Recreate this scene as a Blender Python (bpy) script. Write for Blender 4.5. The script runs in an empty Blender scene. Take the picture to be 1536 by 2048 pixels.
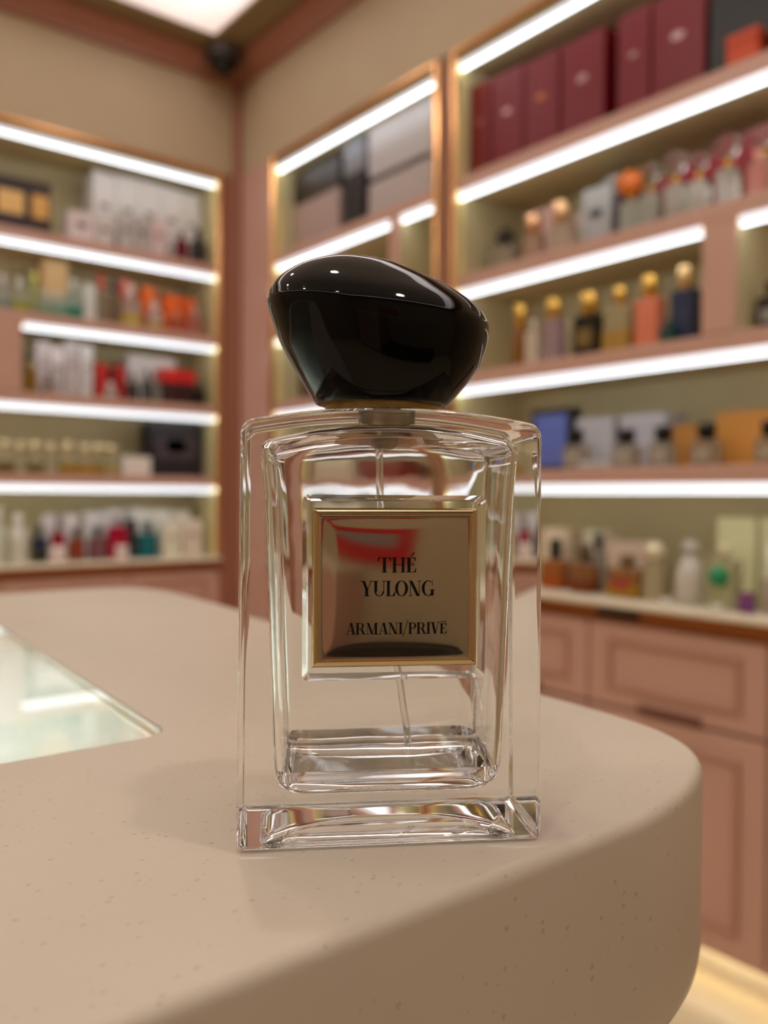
import bpy, bmesh, math, random
from mathutils import Vector, Matrix
random.seed(7)
S = bpy.context.scene
COL = S.collection

# ------------------------------------------------------------------ camera
FPX, CZ = 1710.0, 1.027
a, pitch, roll = math.radians(38.5), math.radians(-1.07), math.radians(0.36)
f0 = Vector((math.sin(a), math.cos(a), 0)); r0 = Vector((math.cos(a), -math.sin(a), 0)); u0 = Vector((0, 0, 1))
FW = f0 * math.cos(pitch) + u0 * math.sin(pitch); u1 = u0 * math.cos(pitch) - f0 * math.sin(pitch)
RT = r0 * math.cos(roll) + u1 * math.sin(roll); UP = u1 * math.cos(roll) - r0 * math.sin(roll)
cd = bpy.data.cameras.new('camera'); cam = bpy.data.objects.new('camera', cd); COL.objects.link(cam)
m3 = Matrix((RT, UP, -FW)).transposed()
cam.matrix_world = Matrix.Translation((0, 0, CZ)) @ m3.to_4x4()
cd.sensor_fit = 'VERTICAL'; cd.sensor_height = 36.0; cd.lens = FPX / 2048 * 36.0
cd.clip_start = 0.01; cd.clip_end = 50
cd.dof.use_dof = True; cd.dof.focus_distance = 0.192; cd.dof.aperture_fstop = cd.lens / 3.1
S.camera = cam

# ------------------------------------------------------------------ world, exposure, light levels
W = bpy.data.worlds.new('world'); S.world = W; W.use_nodes = True
W.node_tree.nodes['Background'].inputs[0].default_value = (1, .93, .85, 1)
W.node_tree.nodes['Background'].inputs[1].default_value = 0.0
S.view_settings.view_transform = 'Standard'; S.view_settings.look = 'None'
S.view_settings.exposure = 0.0; S.view_settings.gamma = 1.0; S.view_settings.use_curve_mapping = False
BAND_E, TRAY_E, STRIP_E, FRONT_E, BAR_E, SPOT_E = 2.6, .10, 5.4, 1.02, 75.0, 290.0
S.cycles.max_bounces = 20; S.cycles.transmission_bounces = 18; S.cycles.glossy_bounces = 10; S.cycles.diffuse_bounces = 5
S.cycles.caustics_refractive = True; S.cycles.caustics_reflective = True
S.cycles.sample_clamp_indirect = 6.0; S.cycles.blur_glossy = 0.3
S.cycles.use_denoising = True; S.cycles.use_adaptive_sampling = True; S.cycles.adaptive_threshold = .02

# ------------------------------------------------------------------ helpers
def lin(r, g, b):
    f = lambda c: (c / 255 / 12.92) if c / 255 <= .04045 else ((c / 255 + .055) / 1.055) ** 2.4
    return (f(r), f(g), f(b), 1)

MATS = {}
def mat(name, col, rough=.5, metal=0.0, trans=0.0, ior=1.45, spec=.5, coat=0.0, emit=None, es=0.0, noise=0.0, nscale=40):
    key = (name, tuple(col), rough, metal, trans, ior, es)
    if key in MATS: return MATS[key]
    m = bpy.data.materials.new(name); m.use_nodes = True
    p = m.node_tree.nodes['Principled BSDF']; N = m.node_tree.nodes; L = m.node_tree.links
    p.inputs['Base Color'].default_value = col; p.inputs['Roughness'].default_value = rough
    p.inputs['Metallic'].default_value = metal; p.inputs['Transmission Weight'].default_value = trans
    p.inputs['IOR'].default_value = ior; p.inputs['Specular IOR Level'].default_value = spec
    p.inputs['Coat Weight'].default_value = coat
    if emit: p.inputs['Emission Color'].default_value = emit; p.inputs['Emission Strength'].default_value = es
    if noise:
        tc = N.new('ShaderNodeTexCoord'); n = N.new('ShaderNodeTexNoise'); n.inputs['Scale'].default_value = nscale
        n.inputs['Detail'].default_value = 4; L.new(tc.outputs['Object'], n.inputs['Vector'])
        r = N.new('ShaderNodeMix'); r.data_type = 'RGBA'; r.blend_type = 'MULTIPLY'; r.inputs[0].default_value = noise
        r.inputs[6].default_value = col; L.new(n.outputs['Color'], r.inputs[7])
        h = N.new('ShaderNodeHueSaturation'); h.inputs['Saturation'].default_value = .25; h.inputs['Value'].default_value = 1.7
        L.new(n.outputs['Color'], h.inputs['Color']); L.new(h.outputs['Color'], r.inputs[7]); L.new(r.outputs[2], p.inputs['Base Color'])
        b = N.new('ShaderNodeBump'); b.inputs['Strength'].default_value = .03; b.inputs['Distance'].default_value = .002
        L.new(n.outputs['Fac'], b.inputs['Height']); L.new(b.outputs['Normal'], p.inputs['Normal'])
    MATS[key] = m
    return m

class MB:
    """collects shapes and links them as ONE mesh object"""
    def __init__(s): s.v = []; s.f = []; s.sm = []
    def add(s, vs, fs, smooth=False):
        o = len(s.v); s.v += [tuple(p) for p in vs]
        s.f += [tuple(o + i for i in q) for q in fs]; s.sm += ([smooth] * len(fs) if not isinstance(smooth, list) else smooth)
        return s
    def box(s, x0, y0, z0, x1, y1, z1, c=0.0):
        c = min(c, .45 * min(x1 - x0, y1 - y0, z1 - z0))
        if c <= 0:
            vs = [(x, y, z) for z in (z0, z1) for y in (y0, y1) for x in (x0, x1)]
            return s.add(vs, [(0, 2, 3, 1), (4, 5, 7, 6), (0, 1, 5, 4), (1, 3, 7, 5), (3, 2, 6, 7), (2, 0, 4, 6)])
        X = (x0, x0 + c, x1 - c, x1); Y = (y0, y0 + c, y1 - c, y1); Z = (z0, z0 + c, z1 - c, z1)
        vs = []; idx = {}
        for i in (0, 1):
            for j in (0, 1):
                for k in (0, 1):
                    for ax in range(3):
                        q = [(1, 2)[i], (1, 2)[j], (1, 2)[k]]; q[ax] = (0, 3)[(i, j, k)[ax]]
                        idx[i, j, k, ax] = len(vs); vs.append((X[q[0]], Y[q[1]], Z[q[2]]))
        fs = []
        cyc = [(0, 0), (1, 0), (1, 1), (0, 1)]
        for ax in range(3):
            for sd in (0, 1):
                q = []
                for (p, r) in cyc:
                    k = [0, 0, 0]; k[ax] = sd; k[(ax + 1) % 3] = p; k[(ax + 2) % 3] = r; q.append(idx[k[0], k[1], k[2], ax])
                fs.append(tuple(q if sd else q[::-1]))
            b, d = (ax + 1) % 3, (ax + 2) % 3
            for p in (0, 1):
                for r in (0, 1):
                    k0 = [0, 0, 0]; k0[b] = p; k0[d] = r; k1 = list(k0); k1[ax] = 1
                    q = (idx[(*k0, b)], idx[(*k1, b)], idx[(*k1, d)], idx[(*k0, d)])
                    fs.append(q if p != r else q[::-1])
        for i in (0, 1):
            for j in (0, 1):
                for k in (0, 1):
                    q = (idx[i, j, k, 0], idx[i, j, k, 1], idx[i, j, k, 2])
                    fs.append(q if (i + j + k) % 2 else q[::-1])
        return s.add(vs, fs)
    def rings(s, rs, smooth=True, cap0=True, cap1=True, close=True):
        n = len(rs[0]); vs = [p for r in rs for p in r]; fs = []; sm = []
        for i in range(len(rs) - 1):
            for j in range(n if close else n - 1):
                k = (j + 1) % n
                fs.append((i * n + j, i * n + k, (i + 1) * n + k, (i + 1) * n + j)); sm.append(smooth)
        if cap0: fs.append(tuple(range(n))[::-1]); sm.append(False)
        if cap1: fs.append(tuple((len(rs) - 1) * n + j for j in range(n))); sm.append(False)
        return s.add(vs, fs, sm)
    def lathe(s, prof, cx=0, cy=0, n=24, sx=1, sy=1, smooth=True):
        return s.rings([[(cx + r * sx * math.cos(t * 2 * math.pi / n), cy + r * sy * math.sin(t * 2 * math.pi / n), z) for t in range(n)] for r, z in prof], smooth)
    def ball(s, c, r, n=16, sz=1):
        return s.lathe([(max(r * math.sin(math.pi * i / 10), r * .02), c[2] - r * sz * math.cos(math.pi * i / 10)) for i in range(11)], c[0], c[1], n)
    def tube(s, pts, r, n=12, flip=False):
        rs = []; up = Vector((0, 1, 0))
        P = [Vector(p) for p in pts]
        for i, p in enumerate(P):
            t = (P[min(i + 1, len(P) - 1)] - P[max(i - 1, 0)]).normalized(); x = t.cross(up).normalized(); y = x.cross(t)
            rs.append([p + x * r * math.cos(k * 2 * math.pi / n) - y * r * math.sin(k * 2 * math.pi / n) * -1 for k in range(n)])
        return s.rings(rs)
    def build(s, name, m, parent=None, loc=None, fix=True):
        me = bpy.data.meshes.new(name); me.from_pydata(s.v, [], s.f); me.materials.append(m)
        me.polygons.foreach_set('use_smooth', s.sm); me.update()
        if fix:
            bm = bmesh.new(); bm.from_mesh(me); bmesh.ops.recalc_face_normals(bm, faces=bm.faces); bm.to_mesh(me); bm.free()
        o = bpy.data.objects.new(name, me); COL.objects.link(o)
        if parent: o.parent = parent
        if loc: o.location = loc
        return o

def tag(o, label=None, cat=None, group=None, kind=None):
    if label: o['label'] = label
    if cat: o['category'] = cat
    if group: o['group'] = group
    if kind: o['kind'] = kind
    return o
def empty(name, loc, rz=0):
    o = bpy.data.objects.new(name, None); COL.objects.link(o); o.location = loc; o.rotation_euler = (0, 0, rz); o.empty_display_size = .05
    return o
def struct(o): return tag(o, kind='structure')

# ------------------------------------------------------------------ materials
BEIGE = mat('beige_wall_paint', lin(190, 169, 139), .6, noise=.12, nscale=6)
CEIL = mat('ceiling_paint', lin(146, 128, 94), .7, noise=.1, nscale=5)
PINK = mat('dusty_pink_lacquer', lin(204, 162, 146), .38, noise=.08, nscale=9)
PINKD = mat('deep_pink_trim_paint', lin(164, 110, 88), .45, noise=.08, nscale=9)
LINING = mat('olive_cream_shelf_lining', lin(200, 186, 142), .6, noise=.1, nscale=8)
BRASS = mat('polished_brass', lin(222, 168, 116), .22, 1.0)
BRASSD = mat('brown_brass_edge', lin(170, 108, 62), .32, 1.0)
CREAM = mat('cream_marble_top', lin(238, 226, 202), .25, noise=.15, nscale=14)
FLOORM = mat('cream_floor_stone', lin(226, 210, 172), .25, noise=.15, nscale=4)
WHITE = mat('white_paint', lin(236, 226, 220), .5)
BLACK = mat('black_plastic', lin(24, 22, 22), .3)
SMOKE = mat('smoked_dome', lin(14, 13, 14), .08)
TOE = mat('warm_toe_light', lin(250, 235, 190), .4, emit=(1.0, .90, .66, 1), es=4.5)
KNOB = mat('satin_pale_brass', lin(240, 224, 158), .35, .3)
GOLD = mat('gold_cap_metal', lin(226, 176, 80), .25, 1.0)
MOULD = mat('shaded_moulding_pink', lin(186, 138, 120), .42)  # cabinet pink darkened, shade along the mouldings put into the colour
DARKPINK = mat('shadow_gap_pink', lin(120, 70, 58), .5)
LED = mat('led_diffuser', lin(240, 245, 250), .4, emit=(.90, .98, 1.06, 1), es=STRIP_E)
LEDF = mat('led_front_cover', lin(235, 240, 250), .4, emit=(.86, .93, 1.0, 1), es=FRONT_E)
PANELM = mat('backlit_cove_film', lin(240, 232, 232), .6, emit=(1.0, .94, .94, 1), es=BAND_E)
TRAYM = mat('glowing_tray_paint', lin(240, 232, 232), .6, emit=(1.0, .95, .92, 1), es=TRAY_E)  # tray centre is no lamp; faint glow added for spread cove light
SPOTM = mat('downlight_lens', lin(250, 248, 240), .4, emit=(1.0, .93, .82, 1), es=SPOT_E)

# ------------------------------------------------------------------ room shell
XR, YB, XL, YF, ZC = 1.64, 2.985, -2.6, -2.4, 2.685
NT = 2.265           # top of the shelving openings
ox0, ox1, oy0, oy1 = -2.0, 1.46, -1.7, 2.83
struct(MB().box(XL - .4, YF - .4, -.06, XR + .4, YB + .4, 0).build('floor', FLOORM))
c = MB()
c.box(XL - .4, oy1, ZC, XR + .4, YB + .4, ZC + .06); c.box(XL - .4, YF - .4, ZC, XR + .4, oy0, ZC + .06)
c.box(XL - .4, oy0, ZC, ox0, oy1, ZC + .06); c.box(ox1, oy0, ZC, XR + .4, oy1, ZC + .06)
struct(c.build('ceiling', CEIL))
struct(MB().box(XL, YB, NT, XR + .34, YB + .34, ZC).box(XL, YB + .30, 0, XR + .34, YB + .34, NT).box(XL, YB, 0, .08, YB + .3, NT).build('wall_left', BEIGE))
struct(MB().box(XR, YF, NT, XR + .34, YB, ZC).box(XR + .30, YF, 0, XR + .34, YB, NT).box(XR, YF, 0, XR + .3, .28, NT).build('wall_right', BEIGE))
REAR = mat('taupe_wall_paint', lin(186, 168, 138), .6, noise=.1, nscale=6)
struct(MB().box(XL - .1, YF, 0, XL, YB, ZC).build('wall_side', REAR))
struct(MB().box(XL, YF - .1, 0, XR, YF, ZC).build('wall_rear', REAR))
# pink posts between the shelving openings and at the corner, cornice under the ceiling
struct(MB().box(1.565, YB, 0, XR, YB + .3, NT, .003).build('trim_1', PINKD))
struct(MB().box(XR, 2.732, 0, XR + .3, YB, NT, .003).build('trim_2', PINK))
struct(MB().box(XR + .006, 1.767, 0, XR + .3, 1.818, NT, .003).build('trim_3', PINKD))
struct(MB().box(XR - .03, YB - .03, 0, XR - .001, YB - .001, ZC - .09, .006).build('trim_4', PINKD))
def cornice(p0, p1, n):      # stepped cornice profile swept along a wall; n points into the room
    prof = [(0, -.085), (.018, -.085), (.022, -.06), (.05, -.03), (.058, -.018), (.066, -.018), (.066, 0), (0, 0)]
    m = MB(); m.rings([[(p[0] + n[0] * u, p[1] + n[1] * u, ZC + w) for u, w in prof] for p in (p0, p1)], smooth=False)
    return m
struct(cornice((XL, YB), (XR, YB), (0, -1)).build('trim_5', PINKD))
struct(cornice((XR, YF), (XR, YB - .0005), (-1, 0)).build('trim_6', PINKD))

# big backlit ceiling panel in a recess
t = tag(empty('ceiling_light_panel', ((ox0 + ox1) / 2, (oy0 + oy1) / 2, ZC)), 'large white backlit panel recessed in the ceiling', 'ceiling light')
hx, hy = (ox1 - ox0) / 2, (oy1 - oy0) / 2
m = MB()
for q in ((-hx, -hy, 0, -hx + .012, hy, .13), (hx - .012, -hy, 0, hx, hy, .13), (-hx + .012, -hy, 0, hx - .012, -hy + .012, .13), (-hx + .012, hy - .012, 0, hx - .012, hy, .13)): m.box(*q)
m.build('recess_frame', WHITE, t)
bw = .24
m = MB()
for q in ((-hx, -hy, -hx + bw, hy), (hx - bw, -hy, hx, hy), (-hx + bw, -hy, hx - bw, -hy + bw), (-hx + bw, hy - bw, hx - bw, hy)): m.box(q[0], q[1], .13, q[2], q[3], .145)
m.build('cove_light', PANELM, t)
MB().box(-hx + bw, -hy + bw, .1305, hx - bw, hy - bw, .1445).build('tray_ceiling', TRAYM, t)
for i, (sx, sy) in enumerate(((-1, 1.75), (.1, 1.75), (-1, .75), (.35, .75), (-1, -.4), (.35, -.4))):   # recessed downlights, above the frame
    d = tag(empty('downlight', (sx, sy, ZC + .13)), ('downlight in the ceiling panel, far row left', 'downlight in the ceiling panel, far row right', 'downlight in the ceiling panel, middle row left', 'downlight in the ceiling panel, middle row right', 'downlight in the ceiling panel, near row left', 'downlight in the ceiling panel, near row right')[i], 'ceiling light', 'ceiling downlights')
    MB().lathe([(.05, -.004), (.055, -.003), (.055, 0)], n=24).build('trim_ring', WHITE, d)
    MB().lathe([(.038, -.0065), (.04, -.0045), (.04, -.0041)], n=24).build('lens', SPOTM, d)

# security camera by the ceiling corner
t = tag(empty('security_camera', (1.515, 2.875, ZC)), 'dark dome security camera mounted at the ceiling corner', 'security camera')
MB().lathe([(.045, -.03), (.048, -.02), (.048, 0)], n=28).build('mount', mat('grey_mount', lin(150, 140, 138), .5), t)
MB().lathe([(.055, -.058), (.066, -.05), (.068, -.04), (.064, -.03), (.05, -.029)], n=32).build('housing', mat('dark_housing', lin(62, 58, 58), .4), t)
MB().lathe([(.002, -.105), (.02, -.1025), (.034, -.094), (.043, -.08), (.046, -.066), (.046, -.05)], n=28).build('dome', SMOKE, t)

# ------------------------------------------------------------------ shelving units
# wall frames: local x runs to the viewer's right along the wall, local y goes into the wall
WALLS = {'L': ((0, YB), 0.0), 'R': ((XR, 0), -math.pi / 2)}
STRIP_Z = [2.222, 1.865, 1.592, 1.323, 1.050]
SURF = [1.911, 1.638, 1.369, 1.096, .790]     # what the goods of rows 0..4 stand on
def shelving(wall, x0, x1, label, dividers):
    (wx, wy), rz = WALLS[wall]
    o = tag(empty('shelving_unit', (wx, wy, 0), rz), label, 'shelving')
    D = .298
    MB().box(x0, D - .012, .76, x1, D, NT - .001).build('back_panel', LINING, o)
    for xx in (x0, x1 - .012): MB().box(xx, .004, .791, xx + .012, D - .012, NT - .001).build('side_panel', LINING, o)
    MB().box(x0 + .012, .012, 2.235, x1 - .012, D - .012, NT - .001).build('top_panel', LINING, o)
    f = .018                                                       # brass frame round the opening
    for q in ((x0, -.012, .791, x0 + f, .0035, NT), (x1 - f, -.012, .791, x1, .0035, NT), (x0 + f, -.012, NT - f, x1 - f, .0035, NT)):
        MB().box(*q, c=.005).build('brass_frame_rail', BRASS, o)
    for xx in (x0 + .0125, x1 - f): MB().box(xx, .0036, .791, xx + f - .0125, .034, 2.234, .0015).build('brass_liner', KNOB, o)
    a0, a1 = x0 + f + .0003, x1 - f - .0003
    for i, z in enumerate(STRIP_Z):
        if i:
            MB().box(a0, .004, z + .009, a1, D - .012, z + .045, .002).build('shelf_board', PINK, o)
            MB().box(a0 + .002, .03, z + .0065, a1 - .002, D - .014, z + .0088).build('shelf_underside', LINING, o)
        cuts = sorted([d for d in dividers if d[0] == i and i])
        segs = []; s = x0 + f + .004
        for _, d0, d1 in cuts: segs.append((s, d0 - .002)); s = d1 + .006
        segs.append((s, x1 - f - .004))
        for s0, s1 in segs:
            h = MB().box(s0, .012, z + .003, s1, .026, z + .0088).build('light_channel', BRASSD, o)
            st = MB().rings([[(xx, .0145 + .0105 * math.cos(t), z - .0015 + .0105 * math.sin(t)) for t in [k * math.pi / 6 for k in range(12)]] for xx in (s0, s1)]).build('led_strip', LEDF, h)
            st.data.materials.append(LED)                          # the lens faces down and back, the front cover is dimmer
            for q in st.data.polygons:
                if q.normal.z < -.9 or (q.normal.y > .2 and q.normal.z < .3) or abs(q.normal.x) > .5: q.material_index = 1
            for xx in [e for e in (s0 - .006, s1) if x0 + .04 < e < x1 - .04]: MB().box(xx, .004, z - .009, xx + .006, .023, z + .0088, .002).build('end_clip', GOLD, h)
    for i, d0, d1 in dividers:
        z0 = SURF[i]; z1 = STRIP_Z[i] + .0088
        h = MB().box(d0, .0125, z0 + .0003, d1, D - .012, z1, .001).build('divider_panel', LINING, o); MB().box(d0 - .0003, .004, z0 + .0003, d1 + .0003, .0123, z1, .002).build('divider_front', PINK, h)
    return o
# dividers: (row whose strip they interrupt, x from, x to); row i spans SURF[i] .. STRIP_Z[i]
shelving('L', .10, 1.564, 'shelving unit on the wall left of the corner post', [(2, .70, .833)])
shelving('R', -2.73, -1.82, 'narrow shelving unit between the corner and the tall red boxes', [(1, -2.05, -2.005)])
shelving('R', -1.765, -.30, 'wide shelving unit whose top row holds tall red boxes', [(2, -1.0, -.925)])

# invented furniture behind the viewpoint, only to colour the reflections in the metal plate
t = tag(empty('added_low_cabinet', (-1.75, YF + .25, 0)), 'pink low cabinet invented at the rear wall to tint the plate reflection', 'cabinet')
MB().box(-.5, -.24, .06, .5, .24, .80, .004).build('body', PINK, t); MB().box(-.51, -.245, .8003, .51, .25, .83, .004).build('top', CREAM, t)
for sx in (-.5, .004): MB().box(sx + .006, .2402, .08, sx + .49, .255, .78, .003).build('door', PINK, t)
t = tag(empty('added_wall_panel', (-1.18, YF + .001, .86)), 'red and grey panel invented on the rear wall to tint the plate reflection', 'wall panel')
MB().box(-.27, 0, 0, .27, .02, .40, .004).build('panel_board', mat('bright_red_card', lin(190, 20, 30), .45), t)
MB().box(-.27, .0202, .13, .18, .022, .24, .0006).build('grey_band', mat('grey_band', lin(140, 136, 136), .5), t)
t = tag(empty('added_bench', (-.35, YF + .35, 0)), 'long dark seat invented at the rear wall to darken the plate reflection', 'added_bench')
MB().box(-.80, -.25, .10, .95, .25, .34, .03).build('seat', mat('dark_brown_leather', lin(38, 30, 26), .5), t)
for sx in (-.7, .8): MB().box(sx, -.2, 0, sx + .05, .2, .0998, .004).build('leg', BLACK, t)

# worktops under the shelving
def worktop(wall, x0, x1, label):
    (wx, wy), rz = WALLS[wall]
    o = tag(empty('display_worktop', (wx, wy, .745), rz), label, 'worktop')
    MB().box(x0, -.014, .03, x1, .285, .045, .003).build('marble_top', CREAM, o)
    MB().box(x0, -.012, 0, x1, .285, .0297, .003).build('edge_trim', BRASSD, o)
    return o
worktop('L', .10, 1.564, 'cream worktop with a brown edge below the shelving left of the corner')
wr = worktop('R', -2.73, -.30, 'cream worktop with a brown edge along the wall of red boxes')
MB().box(-1.245, -.0145, .006, -1.13, -.0122, .026, .0006).build('dark_reflection_strip', BLACK, wr)['label'] = 'small black strip standing in for a dark reflection on the worktop edge'  # black strip laid on for a dark reflection in the brass edge

# base cabinets
def ring(m, x0, z0, x1, z1, w, y, d):
    for q in ((x0, z0, x1, z0 + w), (x0, z1 - w, x1, z1), (x0, z0 + w, x0 + w, z1 - w), (x1 - w, z0 + w, x1, z1 - w)):
        m.box(q[0], y - d, q[1], q[2], y, q[3], .0035)
def base_cabinet(wall, x0, x1, label):
    (wx, wy), rz = WALLS[wall]
    o = tag(empty('base_cabinet', (wx + (0 if wall == 'R' else (x0 + x1) / 2), wy - (0 if wall == 'L' else (x0 + x1) / 2), 0), rz), label, 'cabinet', 'pink base cabinets')
    h = (x1 - x0) / 2
    MB().box(-h, .018, .07, h, .285, .7445).build('body', PINK, o)
    MB().box(-h, .05, 0, h, .27, .0695).build('plinth', CREAM, o)
    h2 = MB().box(-h + .01, .030, .0625, h - .01, .046, .0695, .001).build('toe_light', TOE, o)
    e = .003
    d = MB().box(-h + e, 0, .548, h - e, .0178, .738, .002).build('drawer_front', PINK, o)
    r = MB(); ring(r, -h + .055, .585, h - .055, .705, .016, 0, .007); r.build('moulding', MOULD, d)
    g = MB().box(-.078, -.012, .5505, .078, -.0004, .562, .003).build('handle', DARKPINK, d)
    d = MB().box(-h + e, 0, .085, h - e, .0178, .540, .002).build('door', PINK, o)
    r = MB(); ring(r, -h + .055, .13, h - .055, .495, .016, 0, .007); r.build('moulding', MOULD, d)
    return o
for y0, lab in ((.40, 'pink base cabinet nearest the camera along the wall of red boxes'), (.84, 'pink base cabinet just right of the perfume bottle, drawer above door'),
                (1.28, 'pink base cabinet partly behind the right edge of the perfume bottle'), (1.72, 'pink base cabinet hidden behind the middle of the perfume bottle'), (2.16, 'pink base cabinet nearest the corner along the wall of red boxes')):
    base_cabinet('R', -(y0 + .44), -y0, lab)
for x0, lab in ((.32, 'pink base cabinet at the left picture edge behind the counter'), (.76, 'pink base cabinet in the middle behind the left of the counter'), (1.20, 'pink base cabinet left of the corner post behind the counter')):
    base_cabinet('L', x0, min(x0 + .44, 1.563), lab)

# ------------------------------------------------------------------ counter in front
def speckled(name, col, dark):
    m = bpy.data.materials.new(name); m.use_nodes = True; N = m.node_tree.nodes; L = m.node_tree.links; p = N['Principled BSDF']
    tc = N.new('ShaderNodeTexCoord'); v = N.new('ShaderNodeTexVoronoi'); v.inputs['Scale'].default_value = 430; v.inputs['Randomness'].default_value = 1
    mp = N.new('ShaderNodeMapping'); mp.inputs['Rotation'].default_value = (0, 0, .6); mp.inputs['Scale'].default_value = (1, 1.6, 1)
    nz = N.new('ShaderNodeTexNoise'); nz.inputs['Scale'].default_value = 120; nz.inputs['Detail'].default_value = 2
    L.new(tc.outputs['Object'], mp.inputs['Vector']); L.new(mp.outputs['Vector'], v.inputs['Vector']); L.new(tc.outputs['Object'], nz.inputs['Vector'])
    sep = N.new('ShaderNodeSeparateColor'); L.new(v.outputs['Color'], sep.inputs['Color'])
    g = N.new('ShaderNodeMath'); g.operation = 'GREATER_THAN'; g.inputs[1].default_value = .70; L.new(sep.outputs[0], g.inputs[0])
    sz = N.new('ShaderNodeMath'); sz.operation = 'MULTIPLY'; sz.inputs[1].default_value = .31; L.new(sep.outputs[1], sz.inputs[0])
    r = N.new('ShaderNodeMath'); r.operation = 'LESS_THAN'; L.new(v.outputs['Distance'], r.inputs[0]); L.new(sz.outputs[0], r.inputs[1])
    k = N.new('ShaderNodeMath'); k.operation = 'MULTIPLY'; L.new(g.outputs[0], k.inputs[0]); L.new(r.outputs[0], k.inputs[1])
    k2 = N.new('ShaderNodeMath'); k2.operation = 'MULTIPLY'; k2.inputs[1].default_value = .32; L.new(k.outputs[0], k2.inputs[0])
    mx = N.new('ShaderNodeMix'); mx.data_type = 'RGBA'; mx.inputs[6].default_value = col; mx.inputs[7].default_value = dark
    L.new(k2.outputs[0], mx.inputs[0])
    n2 = N.new('ShaderNodeTexNoise'); n2.inputs['Scale'].default_value = 9; n2.inputs['Detail'].default_value = 5; L.new(tc.outputs['Object'], n2.inputs['Vector'])
    rp = N.new('ShaderNodeMapRange'); rp.inputs[1].default_value = .3; rp.inputs[2].default_value = .7; rp.inputs[3].default_value = .94; rp.inputs[4].default_value = 1.04; L.new(n2.outputs['Fac'], rp.inputs[0])
    ml = N.new('ShaderNodeMix'); ml.data_type = 'RGBA'; ml.blend_type = 'MULTIPLY'; ml.inputs[0].default_value = 1
    L.new(mx.outputs[2], ml.inputs[6]); L.new(rp.outputs[0], ml.inputs[7]); L.new(ml.outputs[2], p.inputs['Base Color'])
    p.inputs['Roughness'].default_value = .34; p.inputs['Specular IOR Level'].default_value = .45
    b = N.new('ShaderNodeBump'); b.inputs['Strength'].default_value = .12; b.inputs['Distance'].default_value = .0003; b.invert = True
    L.new(k.outputs[0], b.inputs['Height']); L.new(b.outputs['Normal'], p.inputs['Normal'])
    return m
STONE = speckled('speckled_solid_surface', lin(208, 194, 176), lin(130, 108, 88))

def offset_poly(P, d):
    n = len(P); out = []
    for i in range(n):
        p0, p1, p2 = Vector(P[i - 1]), Vector(P[i]), Vector(P[(i + 1) % n])
        e0 = (p1 - p0).normalized(); e1 = (p2 - p1).normalized()
        n0 = Vector((-e0.y, e0.x)); n1 = Vector((-e1.y, e1.x)); b = (n0 + n1).normalized()
        out.append(tuple(p1 + b * (d / max(b.dot(n0), .3))))
    return out
def chaikin(P, keep=()):
    out = []; n = len(P)
    for i in range(n):
        p, q = Vector(P[i]), Vector(P[(i + 1) % n])
        if i in keep: out.append(tuple(p))
        else: out.append(tuple(p * .75 + Vector(P[i - 1]) * .25)); out.append(tuple(p * .75 + q * .25))
    return out
cnt = [(-1.6, .119), (.165, .119), (.19, .1215), (.214, .1285), (.2335, .139), (.2465, .155), (.253, .175), (.2555, .20), (.2605, .26), (.272, .38), (.284, .52), (.291, .62), (.291, .655), (.283, .68), (.265, .694), (.235, .70), (-1.6, .70)]
cnt = chaikin(chaikin(cnt, (0, 16)), (0, 31))
ct = tag(empty('display_counter', (0, 0, 0)), 'beige speckled stone counter with rounded corner carrying the perfume bottle', 'counter')
TZ, BZ = .95, .884
lv = [(.013 * (1 - math.sin(k * math.pi / 10)), BZ + .013 * (1 - math.cos(k * math.pi / 10))) for k in range(6)] + [(.0032 * (1 - math.cos(k * math.pi / 10)), TZ - .0032 * (1 - math.sin(k * math.pi / 10))) for k in range(6)]
m = MB(); m.rings([[(x, y, z) for x, y in offset_poly(cnt, ins)] for ins, z in lv])
slab = m.build('stone_top', STONE, ct)
gl = [(-1.25, .257), (.1, .257), (.118, .263), (.1205, .28), (.1405, .62), (-1.25, .62)]
gl = [(-1.25, .257), (.108, .2575), (.1135, .2585), (.1165, .2615), (.1178, .266), (.1405, .62), (-1.25, .62)]
cut = MB().rings([[(x, y, z) for x, y in gl] for z in (BZ + .012, TZ + .01)], smooth=False).build('cutter', STONE)
def boolean(o, cutter, solver='EXACT'):
    md = o.modifiers.new('cut', 'BOOLEAN'); md.operation = 'DIFFERENCE'; md.object = cutter; md.solver = solver
    bpy.context.view_layer.update()
    me = bpy.data.meshes.new_from_object(o.evaluated_get(bpy.context.evaluated_depsgraph_get()))
    o.modifiers.clear(); old = o.data; o.data = me; me.name = old.name
    bpy.data.objects.remove(cutter)
boolean(slab, cut)
GLASSG = mat('pale_green_sheet_glass', lin(232, 246, 238), .0, trans=1.0, ior=1.5)
g = MB().rings([[(x, y, z) for x, y in offset_poly(gl, .0006)] for z in (TZ - .0085, TZ - .0003)], smooth=False).build('glass_panel', GLASSG, ct)
g['label'] = 'clear glass panel let into the counter top'
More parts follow.
